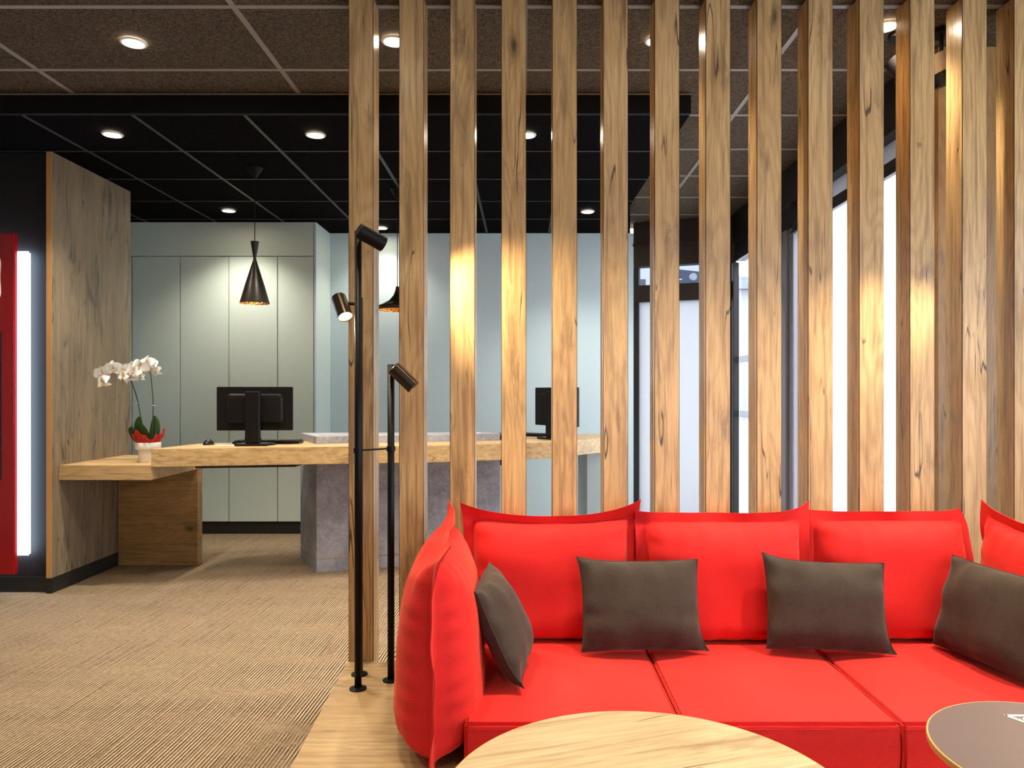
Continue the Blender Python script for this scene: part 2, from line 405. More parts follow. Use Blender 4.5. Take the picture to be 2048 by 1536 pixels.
# ------------------------------------------------------------------ glazed facade on the right (x = 1.88)
XG = 1.88
t = struct('window_2', box(box(bmn(), XG - .02, XG + .14, 3.5, 6.72, 2.56, CEIL - .005), XG + .02, XG + .12, 3.5, 6.72, 0, .04), M['frame'])
bm = bmn(); box(bm, XG, XG + .1, 3.5, 5.24, 2.375, 2.43, .004); box(bm, XG - .012, XG + .012, 3.5, 5.24, 2.35, 2.366)
obj('track', bm, M['frame'], t)
bm = bmn(); box(bm, XG + .01, XG + .07, 5.24, 5.33, .04, 2.40, .004); box(bm, XG - .01, XG + .06, 5.34, 5.43, .04, 2.40, .004)
obj('mullion', bm, M['frame_gr'], t)
bm = bmn(); box(bm, XG - .01, XG + .08, 5.24, 6.62, 2.40, 2.56); obj('track', bm, M['frame'], t)
bm = bmn(); box(bm, XG - .03, XG + .022, 6.60, 6.66, 0.04, 2.39, .004); obj('post', bm, M['frame'], t)
obj('upper_pane', box(bmn(), XG + .06, XG + .066, 3.5, 5.24, 2.43, 2.56), M['frost_dim'], t)
obj('pane', box(bmn(), XG + .05, XG + .056, 3.5, 5.24, .04, 2.375), M['frost'], t)
g = obj('pane', box(bmn(), XG + .03, XG + .036, 5.43, 6.60, .04, 2.40), M['glass'], t)
for z in (1.02, 1.50):
    o = obj('glass_band', box(bmn(), XG + .024, XG + .029, 5.43, 6.60, z, z + .055), M['frost_door'], t); o['label'] = 'frosted band across the glass'

# angled entrance wall at the back right, from (1.02,6.98) to (1.98,6.64)
ang = math.atan2(6.66 - 6.98, 1.89 - 1.02); L = math.hypot(.87, .32)
t = struct('door_1', box(box(bmn(), 0, L, 0, .10, 2.41, CEIL - .006), 0, L, -.02, 0, 2.60, 2.62), M['frame_br'], loc=(1.02, 6.98, 0), rot=(0, 0, ang))
obj('transom_rail', box(bmn(), 0, L, -.005, .08, 2.08, 2.235, .004), M['frame_br'], t)
obj('jamb', box(bmn(), 0, .05, 0, .08, 0, 2.41, .003), M['frame'], t)
obj('jamb', box(bmn(), L - .05, L, 0, .08, 0, 2.41, .003), M['frame'], t)
obj('transom_glass', box(bmn(), .05, L - .05, .04, .046, 2.235, 2.41), M['glass_tint'], t)
obj('frosted_pane', box(bmn(), .05, L - .05, .03, .036, .06, 2.08), M['frost_door'], t)
obj('bottom_rail', box(bmn(), .05, L - .05, .01, .07, 0, .06), M['frame'], t)

# outside: pavement and the roofs seen through the transom
o = struct('ground_outside', box(box(bmn(), -20, 40, 7.3, 60, -.12, -.06), 2.03, 40, 3.6, 7.3, -.12, -.06), M['pave'])
t = thing('house', 'slate roofed building seen through the transom window', 'building', (8.2, 34, 0))
obj('wall', box(bmn(), -3.3, 4, 0, 6, -.1, 5.9), M['tile_white'], t)
bm = bmn()
v = [bm.verts.new(p) for p in ((-1.7, -.4, 5.9), (4.3, -.4, 5.9), (4.3, 6.4, 5.9), (-1.7, 6.4, 5.9), (-.7, 3, 7.35), (3.4, 3, 6.9))]
for q in ((0, 1, 5, 4), (1, 2, 5), (2, 3, 4, 5), (3, 0, 4), (0, 3, 2, 1)): bm.faces.new([v[i] for i in q])
obj('roof', bm, M['slate'], t)
obj('chimney', box(bmn(), -3.1, -2.6, .4, 1.0, 5.9, 6.45), M['tile_white'], t)
bm = bmn(); tube(bm, (-.42, .45, 6.55), (-.42, .30, 6.55), .17, n=28); obj('roof_disc', bm, M['markwhite'], t)['label'] = 'round white disc'

# ------------------------------------------------------------------ tall cabinets
t = thing('storage_cabinet', 'wall of pale sage flat-front storage cabinets behind the reception desk', 'cabinet', (-2.8, 6.49, 0))
x0, x1 = -3.79, -1.815
xs = [-3.79, -3.42, -3.001, -2.576, -2.152, -1.835]
obj('carcass', box(bmn(), x0 + 2.8, x1 + 2.8, .022, .478, .11, SOF - .006), M['cab'], t)
obj('toe_kick', box(bmn(), x0 + 2.8, x1 + 2.78, .03, .47, 0, .11), M['black'], t)
for a, b in zip(xs, xs[1:]):
    obj('door', box(bmn(), a + 2.8 + .0035, b + 2.8 - .0035, 0, .02, .112, 2.418, .0015), M['cab'], t)
obj('top_panel', box(bmn(), x0 + 2.8, -1.835 + 2.8 - .002, 0, .02, 2.426, SOF - .006, .0015), M['cab'], t)
obj('end_panel', box(bmn(), -1.832 + 2.8, x1 + 2.8, 0, .022, 0.11, SOF - .006), M['bluewall'], t)

# ------------------------------------------------------------------ slat screen
SX = [(px - 1049) * 2.98 / 1490 for px in (696.5, 797.5, 899.5, 1002.5, 1104.5, 1206.5, 1309.5, 1411.5, 1514, 1616.5, 1719, 1820.5, 1925, 2029)]
SLAB = ['leftmost wooden slat, standing behind the black lamp poles',
        'wooden slat just right of the lamp poles, beside the lowest lamp head',
        'third wooden slat from the left, with the brightest warm light patch',
        'fourth wooden slat from the left, rising behind the left sofa back cushion',
        'fifth wooden slat from the left, just right of the second computer monitor',
        'sixth wooden slat from the left, at the right end of the reception counter',
        'seventh wooden slat from the left, in front of the transom window',
        'eighth wooden slat from the left, between transom window and glass side door',
        'ninth wooden slat from the left, left of the grey window mullion',
        'tenth wooden slat from the left, directly right of the grey window mullion',
        'eleventh wooden slat from the left, between two bright white window gaps',
        'twelfth wooden slat from the left, last before the dark wood wall',
        'second wooden slat from the right edge, in front of the dark wood wall',
        'rightmost wooden slat, cut off by the edge of the photo']
SW, SD = .100, .115
def slat_mesh():
    bm = bmn(); c = .0022
    pts = [(c, 0), (SW - c, 0), (SW, c), (SW, SD - c), (SW - c, SD), (c, SD), (0, SD - c), (0, c)]
    zs = (0, CEIL - .01)
    lo = [bm.verts.new((p[0], p[1], zs[0])) for p in pts]; hi = [bm.verts.new((p[0], p[1], zs[1])) for p in pts]
    for i in range(8):
        f = bm.faces.new((lo[i], lo[(i + 1) % 8], hi[(i + 1) % 8], hi[i])); f.material_index = 1 if i in (1, 3, 5, 7) else (2 if i in (2, 6) else 0)
    bm.faces.new(list(reversed(lo))); bm.faces.new(hi)
    return bm
s0 = obj('wooden_slat', slat_mesh(), [M['slat'], M['black'], M['slatside']], None, (SX[0], 2.983, .002))
for i, x in enumerate(SX):
    s = s0 if i == 0 else s0.copy()
    if i: COL.objects.link(s)
    s.location = (x, 2.983, .002)
    tag(s, SLAB[i], 'wooden slat', 'slats of the room divider')

# ------------------------------------------------------------------ platform
t = thing('platform', 'low oak platform carrying the red sofa and the floor lamp', 'platform', (.7, 2.0, 0))
bm = bmn(); prism(bm, [(-1.365, -.02), (1.6, -.02), (1.6, .98), (-1.41, .98)], .045, .162, .0015)
bm.verts.ensure_lookup_table()
obj('deck', bm, M['platform'], t)
obj('plinth', prism(bmn(), [(-1.31, .03), (1.55, .03), (1.55, .94), (-1.35, .94)], 0, .045), M['black'], t)

# ------------------------------------------------------------------ sofa
def cushion(w, h, t, fl=0.0, nu=56, nv=48, pinch=.03, dip=0.0, corners=(), wr=.004, wl=.06, wf=26, seed=0,
            sag=0.0, tilt_top=0.0, lump=.006, ear=0.0, fwave=.006, p=3.2, q=.55, full=False):
    """puffed cushion in the xz plane, thickness along y, origin at bottom centre; fl is a flat flange round the seam"""
    bm = bmn(); W2, H2 = w / 2, h / 2
    ui = [-1 + 2 * i / nu for i in range(nu + 1)]
    vi = [-1 + 2 * i / nv for i in range(nv + 1)]
    # denser sampling near the borders
    ui = [math.copysign(1 - (1 - abs(u)) ** 1.25, u) for u in ui]; vi = [math.copysign(1 - (1 - abs(v)) ** 1.25, v) for v in vi]
    fu, fv = (fl / W2, fl / H2)
    def P(u, v, side):
        # body coordinate inside the flange
        bu = max(-1, min(1, u / (1 - fu))); bv = max(-1, min(1, v / (1 - fv)))
        au, av = abs(bu), abs(bv)
        th = t / 2 * (1 - au ** p) ** q * (1 - av ** p) ** q
        th *= 1 - sag * bv
        if full and bv < 0: th = t / 2 * (1 - au ** p) ** q * (1 - av ** 9) ** .5 * (1 - sag * bv)
        x = u * W2; z = v * H2
        x *= 1 - pinch * (1 - v * v) * abs(u) ** 3
        z *= 1 - pinch * (1 - u * u) * abs(v) ** 3
        x *= 1 + ear * (v * v) ** 3 * abs(u) ** 3; z *= 1 + ear * (u * u) ** 3 * abs(v) ** 3
        z -= dip * (1 - u * u) * max(0, (v + 1) / 2) ** 3
        du = (1 - au) * W2; dv = (1 - av) * H2
        s1 = seed * 3.7
        f1 = math.sin(wf * (z * 3.1) + 2.2 * mn.noise(Vector((z * 9, seed, side)))) * math.exp(-du / wl) * min(1, du / .012)
        f2 = math.sin(wf * (x * 3.1) + 2.2 * mn.noise(Vector((x * 9, seed + 5, side)))) * math.exp(-dv / wl) * min(1, dv / .012)
        amp1 = .4 + .9 * abs(mn.noise(Vector((z * 4, s1, side * 2)))); amp2 = .4 + .9 * abs(mn.noise(Vector((x * 4, s1 + 3, side * 2))))
        th += wr * (f1 * amp1 + f2 * amp2)
        edge = (1 - au ** 6) * (1 - av ** 6)
        th += lump * edge * mn.noise(Vector((x * 6 + s1, z * 6, side * 4.0)))
        th = max(th, .0016)
        off = 0.0
        if fl > 0:
            k1 = max(0, (abs(u) - (1 - fu)) / fu) ; k2 = max(0, (abs(v) - (1 - fv)) / fv)
            off += fwave * k1 * (math.sin(z * 17 + seed) + .5 * math.sin(z * 41 + seed * 2)) + fwave * k2 * (math.sin(x * 13 + seed * 1.3) + .5 * math.sin(x * 33 + seed))
            if v > 0: off += tilt_top * k2
        y = side * th + off
        for (cu, cv, dx, dy, dz, pw) in corners:
            wt = max(0, (1 + cu * u) / 2) ** pw * max(0, (1 + cv * v) / 2) ** pw
            x += dx * wt; y += dy * wt; z += dz * wt
        return (x, y, z + H2)
    g = {}
    for s in (-1, 1):
        for i, u in enumerate(ui):
            for j, v in enumerate(vi):
                g[s, i, j] = bm.verts.new(P(u, v, s))
        for i in range(nu):
            for j in range(nv):
                q4 = [g[s, i, j], g[s, i + 1, j], g[s, i + 1, j + 1], g[s, i, j + 1]]
                bm.faces.new(q4 if s < 0 else list(reversed(q4)))
    rim = [(i, 0) for i in range(nu)] + [(nu, j) for j in range(nv)] + [(i, nv) for i in range(nu, 0, -1)] + [(0, j) for j in range(nv, 0, -1)]
    for a, b in zip(rim, rim[1:] + rim[:1]):
        bm.faces.new((g[-1, a[0], a[1]], g[1, a[0], a[1]], g[1, b[0], b[1]], g[-1, b[0], b[1]]))
    seam = []
    k = 1 - 1e-6
    for a in rim:
        u, v = ui[a[0]] * (1 - fu), vi[a[1]] * (1 - fv)
        pa, pb = Vector(P(u, v, -1)), Vector(P(u, v, 1))
        seam.append(pa)
    return bm, seam
def loop_tube(bm, pts, r, n=6):
    N = len(pts); rings = []
    for i, p in enumerate(pts):
        tt = (pts[(i + 1) % N] - pts[i - 1]).normalized()
        a = Vector((0, 1, 0)); u = tt.cross(a).normalized(); w = tt.cross(u).normalized()
        rings.append([bm.verts.new(p + (u * math.cos(2 * PI * k / n) + w * math.sin(2 * PI * k / n)) * r) for k in range(n)])
    for i in range(N):
        a, b = rings[i], rings[(i + 1) % N]
        for k in range(n): bm.faces.new((a[k], a[(k + 1) % n], b[(k + 1) % n], b[k]))
    return bm

SEAT = .31
sofa = thing('sofa', 'red fabric modular sofa with loose back cushions against the slats', 'sofa', (.76, 2.4, .162))
def place(o, x, y, z): o.location = (x - .76, y - 2.4, z - .162)
def seat_mesh(w, d, hgt, seed):
    bm = bmn(); box(bm, -w / 2, w / 2, 0, d, 0, hgt)
    bmesh.ops.subdivide_edges(bm, edges=bm.edges[:], cuts=18, use_grid_fill=True)
    for v in bm.verts:
        x, y, z = v.co
        if z > hgt - 1e-4:
            u = x / (w / 2); vv = (y - d / 2) / (d / 2)
            v.co.z += .010 * (1 - u ** 4) * (1 - vv ** 4) + .0015 * mn.noise(Vector((x * 8, y * 8, seed)))
        else:
            v.co.y += (-.006 * math.sin(PI * z / hgt) if y < 1e-4 else 0) + .0012 * mn.noise(Vector((x * 10, seed, z * 10)))
    es = [e for e in bm.edges if e.calc_face_angle(0) > 1.0]
    bmesh.ops.bevel(bm, geom=es, offset=.010, segments=4, affect='EDGES')
    return bm
for i, xc in enumerate((.137, .757, 1.378)):
    s = obj('seat', seat_mesh(.616, .83, SEAT - .172, i * 7.1), M['red'], sofa, smooth=True)
    place(s, xc, 2.105, .163)
    bm = bmn()
    hz = SEAT - .172
    for (a, b, yy, zz) in ((-.300, .300, -.001, hz - .014), (-.300, .300, .012, hz + .0015)):
        n = 60
        path_tube(bm, [(a + (b - a) * j / n, yy, zz) for j in range(n + 1)], .0016, 6)
    path_tube(bm, [(-.303, .012 + .6 * j / 12, hz - .001) for j in range(13)], .0014, 6)
    path_tube(bm, [(.303, .012 + .6 * j / 12, hz - .001) for j in range(13)], .0014, 6)
    obj('stitching', bm, M['red'], s)

CU = (  # x centre, w, h, seed, corner pushes
    (.100, .668, .536, 1.0, [(-1, 1, -.012, -.01, .022, 9), (1, 1, .01, -.005, .035, 9)], .030),
    (.757, .668, .516, 2.3, [(1, 1, .004, -.004, .048, 12), (-1, 1, .0, -.01, .012, 10)], -.004),
    (1.400, .650, .516, 4.1, [(1, 1, -.05, .0, .020, 10), (-1, 1, .0, .0, .014, 9)], -.008),
)
for i, (xc, w, h, sd, cr, dp) in enumerate(CU):
    bm, seam = cushion(w, h, .22, fl=.044, seed=sd, corners=cr, dip=dp, wr=.011, wl=.055, wf=24, pinch=.010, fwave=.007, tilt_top=(-.02 if i == 0 else -.006), sag=.08, p=4.2, q=.45, lump=.010, full=True)
    c = obj('back_cushion', bm, M['red'], sofa, smooth=True)
    place(c, xc, 2.850 - .012 * (i == 1), SEAT - .050); c.rotation_euler = (R(-2.5), 0, 0)
    bm = loop_tube(bmn(), seam, .0016); obj('seam', bm, M['red'], c)

# arm cushions (standing on the platform, thickness along x)
bm, seam = cushion(.80, .625, .26, fl=.034, seed=6.2, corners=[(-1, 1, -.03, -.02, .030, 14), (1, 1, .03, .03, .030, 12)], dip=.012, wr=.008, wl=.07, wf=30, pinch=.008, fwave=.005, tilt_top=-.028, p=3.4, q=.5, sag=.16, full=True)
c = obj('arm_cushion', bm, M['red'], sofa, smooth=True); place(c, -.272, 2.455, .165); c.rotation_euler = (R(0), 0, R(92.5))
obj('seam', loop_tube(bmn(), seam, .0016), M['red'], c)
bm, seam = cushion(.80, .635, .25, fl=.034, seed=8.8, corners=[(1, 1, .0, .0, .03, 10), (-1, 1, .0, -.02, .02, 10)], dip=.02, wr=.006, wl=.06, wf=26, pinch=.02, fwave=.008, p=3.0, q=.5, sag=.2)
c = obj('arm_cushion', bm, M['red'], sofa, smooth=True); place(c, 1.768, 2.44, .165); c.rotation_euler = (0, 0, R(94))
obj('seam', loop_tube(bmn(), seam, .0016), M['red'], c)

# throw pillows
def pillow(label, w, h, loc, rot, seed, cr, pinch=.038):
    bm, seam = cushion(w, h, .130, fl=0, seed=seed, corners=cr, wr=.0095, wl=.055, wf=17, pinch=pinch, ear=.012, p=3.0, q=.60, lump=.014, nu=52, nv=44)
    t = thing('throw_pillow', label, 'pillow', loc, 0, 'brown throw pillows on the red sofa')
    c = obj('cover', bm, M['brown'], t, smooth=True); c.rotation_euler = rot
    obj('piping', loop_tube(bmn(), seam, .0022), M['brown'], c)
    return t
pillow('brown throw pillow standing at the far left, leaning on the left arm cushion', .40, .325, (-.008, 2.485, SEAT + .016), (R(-24), 0, R(86)), 1.7, [(-1, -1, .0, -.02, -.0, 8)])
pillow('brown throw pillow left of centre, over the gap between two back cushions', .425, .312, (.415, 2.625, SEAT + .018), (R(-13), 0, R(2)), 3.3, [(1, -1, .022, 0, .0, 10), (-1, 1, -.01, 0, .012, 8)])
pillow('brown throw pillow right of centre, tilted slightly clockwise', .425, .308, (1.068, 2.620, SEAT + .020), (R(-14), R(2), R(-2)), 5.9, [(1, -1, .022, 0, .0, 10), (-1, 1, -.005, 0, .02, 8)])
pillow('brown throw pillow at the far right, leaning on the right arm cushion', .43, .325, (1.535, 2.505, SEAT + .016), (R(-15), 0, R(-78)), 7.4, [(1, -1, .0, -.01, .0, 8)])

# ------------------------------------------------------------------ tables
def table(name, label, x, y, z, r, top, edge, seed, rz, th=.022):
    t = thing(name, label, 'table', (x, y, 0), rz)
    bm = bmn(); lathe(bm, [(0.0001, z - .004), (r - .004, z - .004), (r - .004, z), (0.0001, z)], 96)
    obj('top_surface', bm, top, t)
    bm = bmn(); lathe(bm, [(.0001, z - th), (r - .010, z - th), (r, z - th + .008), (r, z - .002), (r - .0015, z - .0004), (r - .006, z - .001), (r - .006, z - .0045), (.0001, z - .0045)], 96)
    obj('top_board', bm, edge, t)
    bm = bmn(); tube(bm, (0, 0, .012), (0, 0, z - th), .028, n=28); obj('column', bm, M['blackmetal'], t)
    bm = bmn(); lathe(bm, [(.0001, 0), (r * .55, 0), (r * .55, .006), (.05, .016), (.0001, .016)], 64); obj('base', bm, M['blackmetal'], t)
    return t
table('round_table', 'large round table with a light oak top in front of the sofa', .243, 1.437, .45, .411, M['table'], M['edge'], 1, R(18))
t2 = table('side_table', 'small round side table with a taupe top and light wood rim', 1.12, 1.52, .50, .265, M['tabledark'], M['edge'], 2, 0)
# printed angular line mark on the dark table
def mark_poly(bm, pts, w, z):
    n = len(pts); P = [Vector((p[0], p[1], 0)) for p in pts]
    for i in range(n):
        a, b = P[i], P[(i + 1) % n]; d = (b - a).normalized(); nn = Vector((-d.y, d.x, 0)) * w / 2
        q = [a - nn - d * w * .4, b - nn + d * w * .4, b + nn + d * w * .4, a + nn - d * w * .4]
        prism(bm, [(v.x, v.y) for v in q], z, z + .0006)
bm = bmn(); cx, cy = 1.12, 1.52
pts = [(1.102, 1.704), (1.29, 1.70), (1.20, 1.53)]
pts = [(a - cx, b - cy) for a, b in pts]
mark_poly(bm, pts, .008, .5001)
c3 = [sum(p[0] for p in pts) / 3, sum(p[1] for p in pts) / 3]
mark_poly(bm, [(c3[0] + (p[0] - c3[0]) * .74, c3[1] + (p[1] - c3[1]) * .74) for p in pts], .006, .5001)
obj('printed_mark', bm, M['markwhite'], t2)['label'] = 'white double triangle line print'

# ------------------------------------------------------------------ lights
WARM = (1.0, .83, .62)
def spot(name, loc, tgt, watts, ang, blend=.6, col=WARM, r=.03, parent=None):
    l = bpy.data.lights.new(name, 'SPOT'); l.energy = watts; l.spot_size = R(ang); l.spot_blend = blend; l.color = col; l.shadow_soft_size = r
    o = bpy.data.objects.new(name, l); COL.objects.link(o); o.location = loc
    d = Vector(tgt) - Vector(loc); o.rotation_euler = d.to_track_quat('-Z', 'Y').to_euler()
    if parent:
        o.parent = parent; o.location = Vector(loc) - parent.location
    return o
dl_proto = None
def downlight(label, x, y, z, watts, ang=100, tilt=(0, 0), blend=.8, r=.045, col=WARM):
    global dl_proto
    if dl_proto is None:
        t = thing('ceiling_downlight', label, 'ceiling light', (x, y, z))
        bm = bmn(); lathe(bm, [(.043, 0), (.046, -.006), (.055, -.005), (.058, 0)], 40); obj('ring', bm, M['white'], t, smooth=True)
        bm = bmn(); lathe(bm, [(.0001, -.002), (.043, -.002)], 40); obj('lens', bm, M['lens'], t)
        dl_proto = t
    else:
        t = copytree(dl_proto); t.location = (x, y, z)
    tag(t, label, 'ceiling light', 'recessed ceiling downlights')
    spot('downlight_lamp', (x, y, z - .02), (x + tilt[0], y + tilt[1], z - 1), watts, ang, blend, r=r, parent=None, col=((1.0, .90, .76) if z < SOF else WARM)).parent = None
    return t
BW = 1.0
downlight('round downlight in the brown ceiling, far left of the photo', -1.774, 3.38, CEIL - .005, 60 * BW * 1.15, 110)
downlight('round downlight in the brown ceiling between the first two slats', -.589, 3.365, CEIL - .005, 45 * BW * 1.15, 110)
downlight('downlight in the brown ceiling hidden behind the seventh slat', .60, 3.36, CEIL - .005, 45 * BW * 1.15, 110)
downlight('round downlight in the brown ceiling near the top right, beside the eleventh slat', 1.566, 3.227, CEIL - .005, 45 * BW * 1.15, 110)
downlight('downlight in the black ceiling nearest the oak partition', -2.367, 4.28, SOF - .005, 78 * BW * 1.15, 110)
downlight('downlight in the black ceiling above the desk, left of the first slat', -1.203, 4.288, SOF - .005, 78 * BW * 1.15, 110)
downlight('downlight in the black ceiling barely showing between fourth and fifth slat', .010, 4.29, SOF - .005, 78 * BW * 1.15, 110)
downlight('downlight in the black ceiling left of the cone pendant cord', -2.415, 6.08, SOF - .005, 52 * BW, 120)
downlight('small downlight against the back wall above the wide pendant', -1.291, 6.72, SOF - .005, 26 * BW, 120)
downlight('downlight in the black ceiling between fifth and sixth slat', .517, 6.11, SOF - .005, 60 * BW, 120)
# lounge side of the room (above and behind the viewpoint)
for (x, y, wt) in ((-.60, 2.26, 62), (.55, 2.26, 115), (1.60, 2.26, 190), (-1.77, 1.2, 60), (-.60, .5, 30), (.60, .5, 30), (-3.0, 2.2, 55), (-1.77, -.8, 30), (1.7, .3, 30)):
    downlight('ceiling downlight over the seating area in front of the sofa', x, y, CEIL - .005, wt * BW, 90 if y > 2.25 else 115, (0, -.14) if y > 2.25 else (0, 0), .9)

# floor lamp cluster
def head(parent, c, d, Lh=.105, r=.0275, lit=True, watts=20, ang=60, mat=None, pole=None, tgt=None, off=True):
    c = Vector(c); d = Vector(d).normalized()
    hd = bmn(); a = c - d * Lh / 2; b = c + d * Lh / 2
    q = d.to_track_quat('Z', 'Y').to_matrix().to_4x4()
    prof = [(.0001, 0), (r - .003, 0), (r, .003), (r, Lh - .001), (r - .0015, Lh), (r - .004, Lh - .004), (r - .004, Lh - .010), (.0001, Lh - .010)]
    lathe(hd, prof, 40)
    bmesh.ops.transform(hd, matrix=Matrix.Translation(a - parent.location) @ q, verts=hd.verts)
    o = obj('lamp_head', hd, mat or M['bronze'], parent, smooth=False)
    for p in o.data.polygons: p.use_smooth = True
    o.data.set_sharp_from_angle(angle=R(35))
    ln = bmn(); lathe(ln, [(.0001, Lh - .0085), (r - .0045, Lh - .0085)], 32)
    bmesh.ops.transform(ln, matrix=Matrix.Translation(a - parent.location) @ q, verts=ln.verts)
    obj('lens', ln, M['lamplens'], o)
    if pole is not None:
        bm = bmn(); tube(bm, Vector(pole) - parent.location, c - parent.location - d * .02, .006, n=14); obj('arm', bm, M['blackmetal'], o)
    spot('lamp_head_light', b + d * .004, tuple(b + d), watts, ang, 1.0, (1, .80, .52), .016)
    return o
def lamp_cluster(label, A, B, C, heads):
    base = thing('floor_lamp', label, 'lamp', (A[0], A[1], .162))
    for (x, y, top) in (A, B, C):
        bm = bmn(); tube(bm, (x - A[0], y - A[1], .004), (x - A[0], y - A[1], top - .162), .0128, n=28); p = obj('pole', bm, M['blackmetal'], base, smooth=False)
        for f in p.data.polygons: f.use_smooth = len(f.vertices) == 4
        bm = bmn(); lathe(bm, [(.0001, 0), (.031, 0), (.031, .004), (.0135, .007), (.0135, .012), (.0001, .012)], 36, c=(x - A[0], y - A[1], 0))
        obj('base_flange', bm, M['blackmetal'], base)
    z = 1.028 - .162
    br = bmn()
    for (x, y, top) in (A, C):
        tube(br, (x - A[0], y - A[1], z - .009), (x - A[0], y - A[1], z + .009), .0165, n=24)
    tube(br, (0.0, 0, z), (C[0] - A[0], C[1] - A[1], z + .001), .0035, n=10)
    obj('clamp_rod', br, M['blackmetal'], base)
    for hk in heads: head(base, **hk)
    return base
lamp_cluster('black metal floor lamp of three poles with adjustable spot heads', (-.604, 2.704, 1.824), (-.630, 2.843, 1.60), (-.499, 2.784, 1.343), [
    dict(c=(-.551, 2.675, 1.795), d=(.40, .26, -.20), watts=42, ang=70, mat=M['blackmetal'], pole=(-.604, 2.704, 1.805)),
    dict(c=(-.686, 2.80, 1.559), d=(.30, -.40, -.62), watts=10, ang=75, pole=(-.630, 2.843, 1.575)),
    dict(c=(-.447, 2.755, 1.294), d=(.62, .02, -.60), watts=12, ang=85, pole=(-.499, 2.784, 1.32)),
])
lamp_cluster('black metal floor lamp beyond the right end of the sofa', (2.12, 2.704, 1.90), (2.12, 2.83, 1.62), (2.02, 2.78, 1.343), [
    dict(c=(2.07, 2.655, 1.86), d=(-.80, .25, -.46), watts=72, ang=46, mat=M['blackmetal'], pole=(2.12, 2.704, 1.88)),
    dict(c=(2.18, 2.80, 1.56), d=(-.30, -.40, -.62), watts=10, ang=75, pole=(2.12, 2.83, 1.575)),
    dict(c=(1.965, 2.755, 1.294), d=(-.62, -.16, -.60), watts=10, ang=85, pole=(2.02, 2.78, 1.32)),
])

# ceiling spotlights behind the screen, top right
def ceiling_spot(label, x, y, d, mat, gl=False):
    t = thing('ceiling_spotlight', label, 'spotlight', (x, y, CEIL - .005))
    bm = bmn(); tube(bm, (0, 0, 0), (0, 0, -.02), .05, n=32); obj('ceiling_plate', bm, M['blackmetal'], t)
    bm = bmn(); tube(bm, (0, 0, -.02), (0, 0, -.10), .008, n=12); obj('stem', bm, M['blackmetal'], t)
    d = Vector(d).normalized(); c = Vector((0, 0, -.15))
    bm = bmn(); tube(bm, c - d * .05, c + d * .03, .044, n=32); obj('housing', bm, mat, t)
    bm = bmn(); tube(bm, c + d * .03, c + d * .085, .054, .060, n=32); obj('bezel', bm, M['blackmetal'], t)
    return t
ceiling_spot('beige and black adjustable spotlight on the ceiling at the far right', 1.83, 3.27, (.35, .05, -.9), M['beige'])
ceiling_spot('black adjustable ceiling spotlight right of the eleventh slat', 1.665, 3.30, (.5, -.2, -.7), M['blackmetal'])

# pendants
def pendant(label, x, y, prof_out, prof_in, ztop, rose_r=.052, rose_h=.076, lamp=8):
    t = thing('pendant_lamp', label, 'lamp', (x, y, ztop))
    bm = bmn(); lathe(bm, [(.0001, SOF - .004 - ztop), (rose_r, SOF - .004 - ztop), (rose_r * .93, SOF - .010 - ztop), (.005, SOF - rose_h - ztop), (.0001, SOF - rose_h - ztop)], 40)
    obj('ceiling_rose', bm, M['blackmetal'], t, smooth=False)
    bm = bmn(); tube(bm, (0, 0, SOF - rose_h - ztop + .004), (0, 0, -.004), .0028, n=10); obj('cord', bm, M['blackmetal'], t)
    bm = bmn(); lathe(bm, prof_out, 56); sh = obj('shade', bm, M['shade'], t, smooth=True)
    bm = bmn(); lathe(bm, prof_in, 56); obj('shade_lining', bm, M['goldh'], sh, smooth=True)
    zb = prof_out[-1][1]
    bm = bmn(); bmesh.ops.create_uvsphere(bm, u_segments=20, v_segments=12, radius=.022, matrix=Matrix.Translation((0, 0, zb + .055))); obj('bulb', bm, M['bulb'], t, smooth=True)
    l = bpy.data.lights.new('pendant_light', 'SPOT'); l.energy = lamp; l.spot_size = R(120); l.spot_blend = .5; l.color = (1, .8, .5); l.shadow_soft_size = .03
    o = bpy.data.objects.new('pendant_light', l); COL.objects.link(o); o.location = (x, y, ztop + zb + .02)
    return t
M['bulb'] = glow('warm_bulb', (1, .82, .55), 12)
M['shade'] = plain('spun_black_shade', (0.022, 0.016, 0.012), 0.36, 0.2)
k = NT('hammered_gold_lining', .28); k.color((.85, .50, .17)); k.b.inputs['Metallic'].default_value = 1
vo = k.node('ShaderNodeTexVoronoi'); k.put(vo.inputs['Vector'], k.obj()); vo.inputs['Scale'].default_value = 70
k.bump(vo.outputs['Distance'], .8, .01); M['goldh'] = k.m
zt = H + (784 - 483) * 4.93 / 1490
pendant('tall slim black cone pendant lamp with gold lining above the left counter', -1.785, 4.93,
        [(.0001, 0), (.026, 0), (.0265, -.003), (.0095, -.108), (.0095, -.118), (.030, -.185), (.062, -.290), (.0935, -.402), (.0938, -.410)],
        [(.0925, -.410), (.090, -.400), (.058, -.290), (.026, -.185), (.006, -.120)], zt)
zt = H + (784 - 572) * 5.45 / 1490
pendant('wide flared black pendant lamp with gold lining, partly behind the second slat', -.930, 5.45,
        [(.0001, 0), (.010, -.004), (.016, -.035), (.030, -.070), (.060, -.105), (.110, -.135), (.150, -.152), (.153, -.160), (.146, -.176)],
        [(.143, -.176), (.150, -.160), (.105, -.138), (.055, -.108), (.020, -.075)], zt, lamp=10)

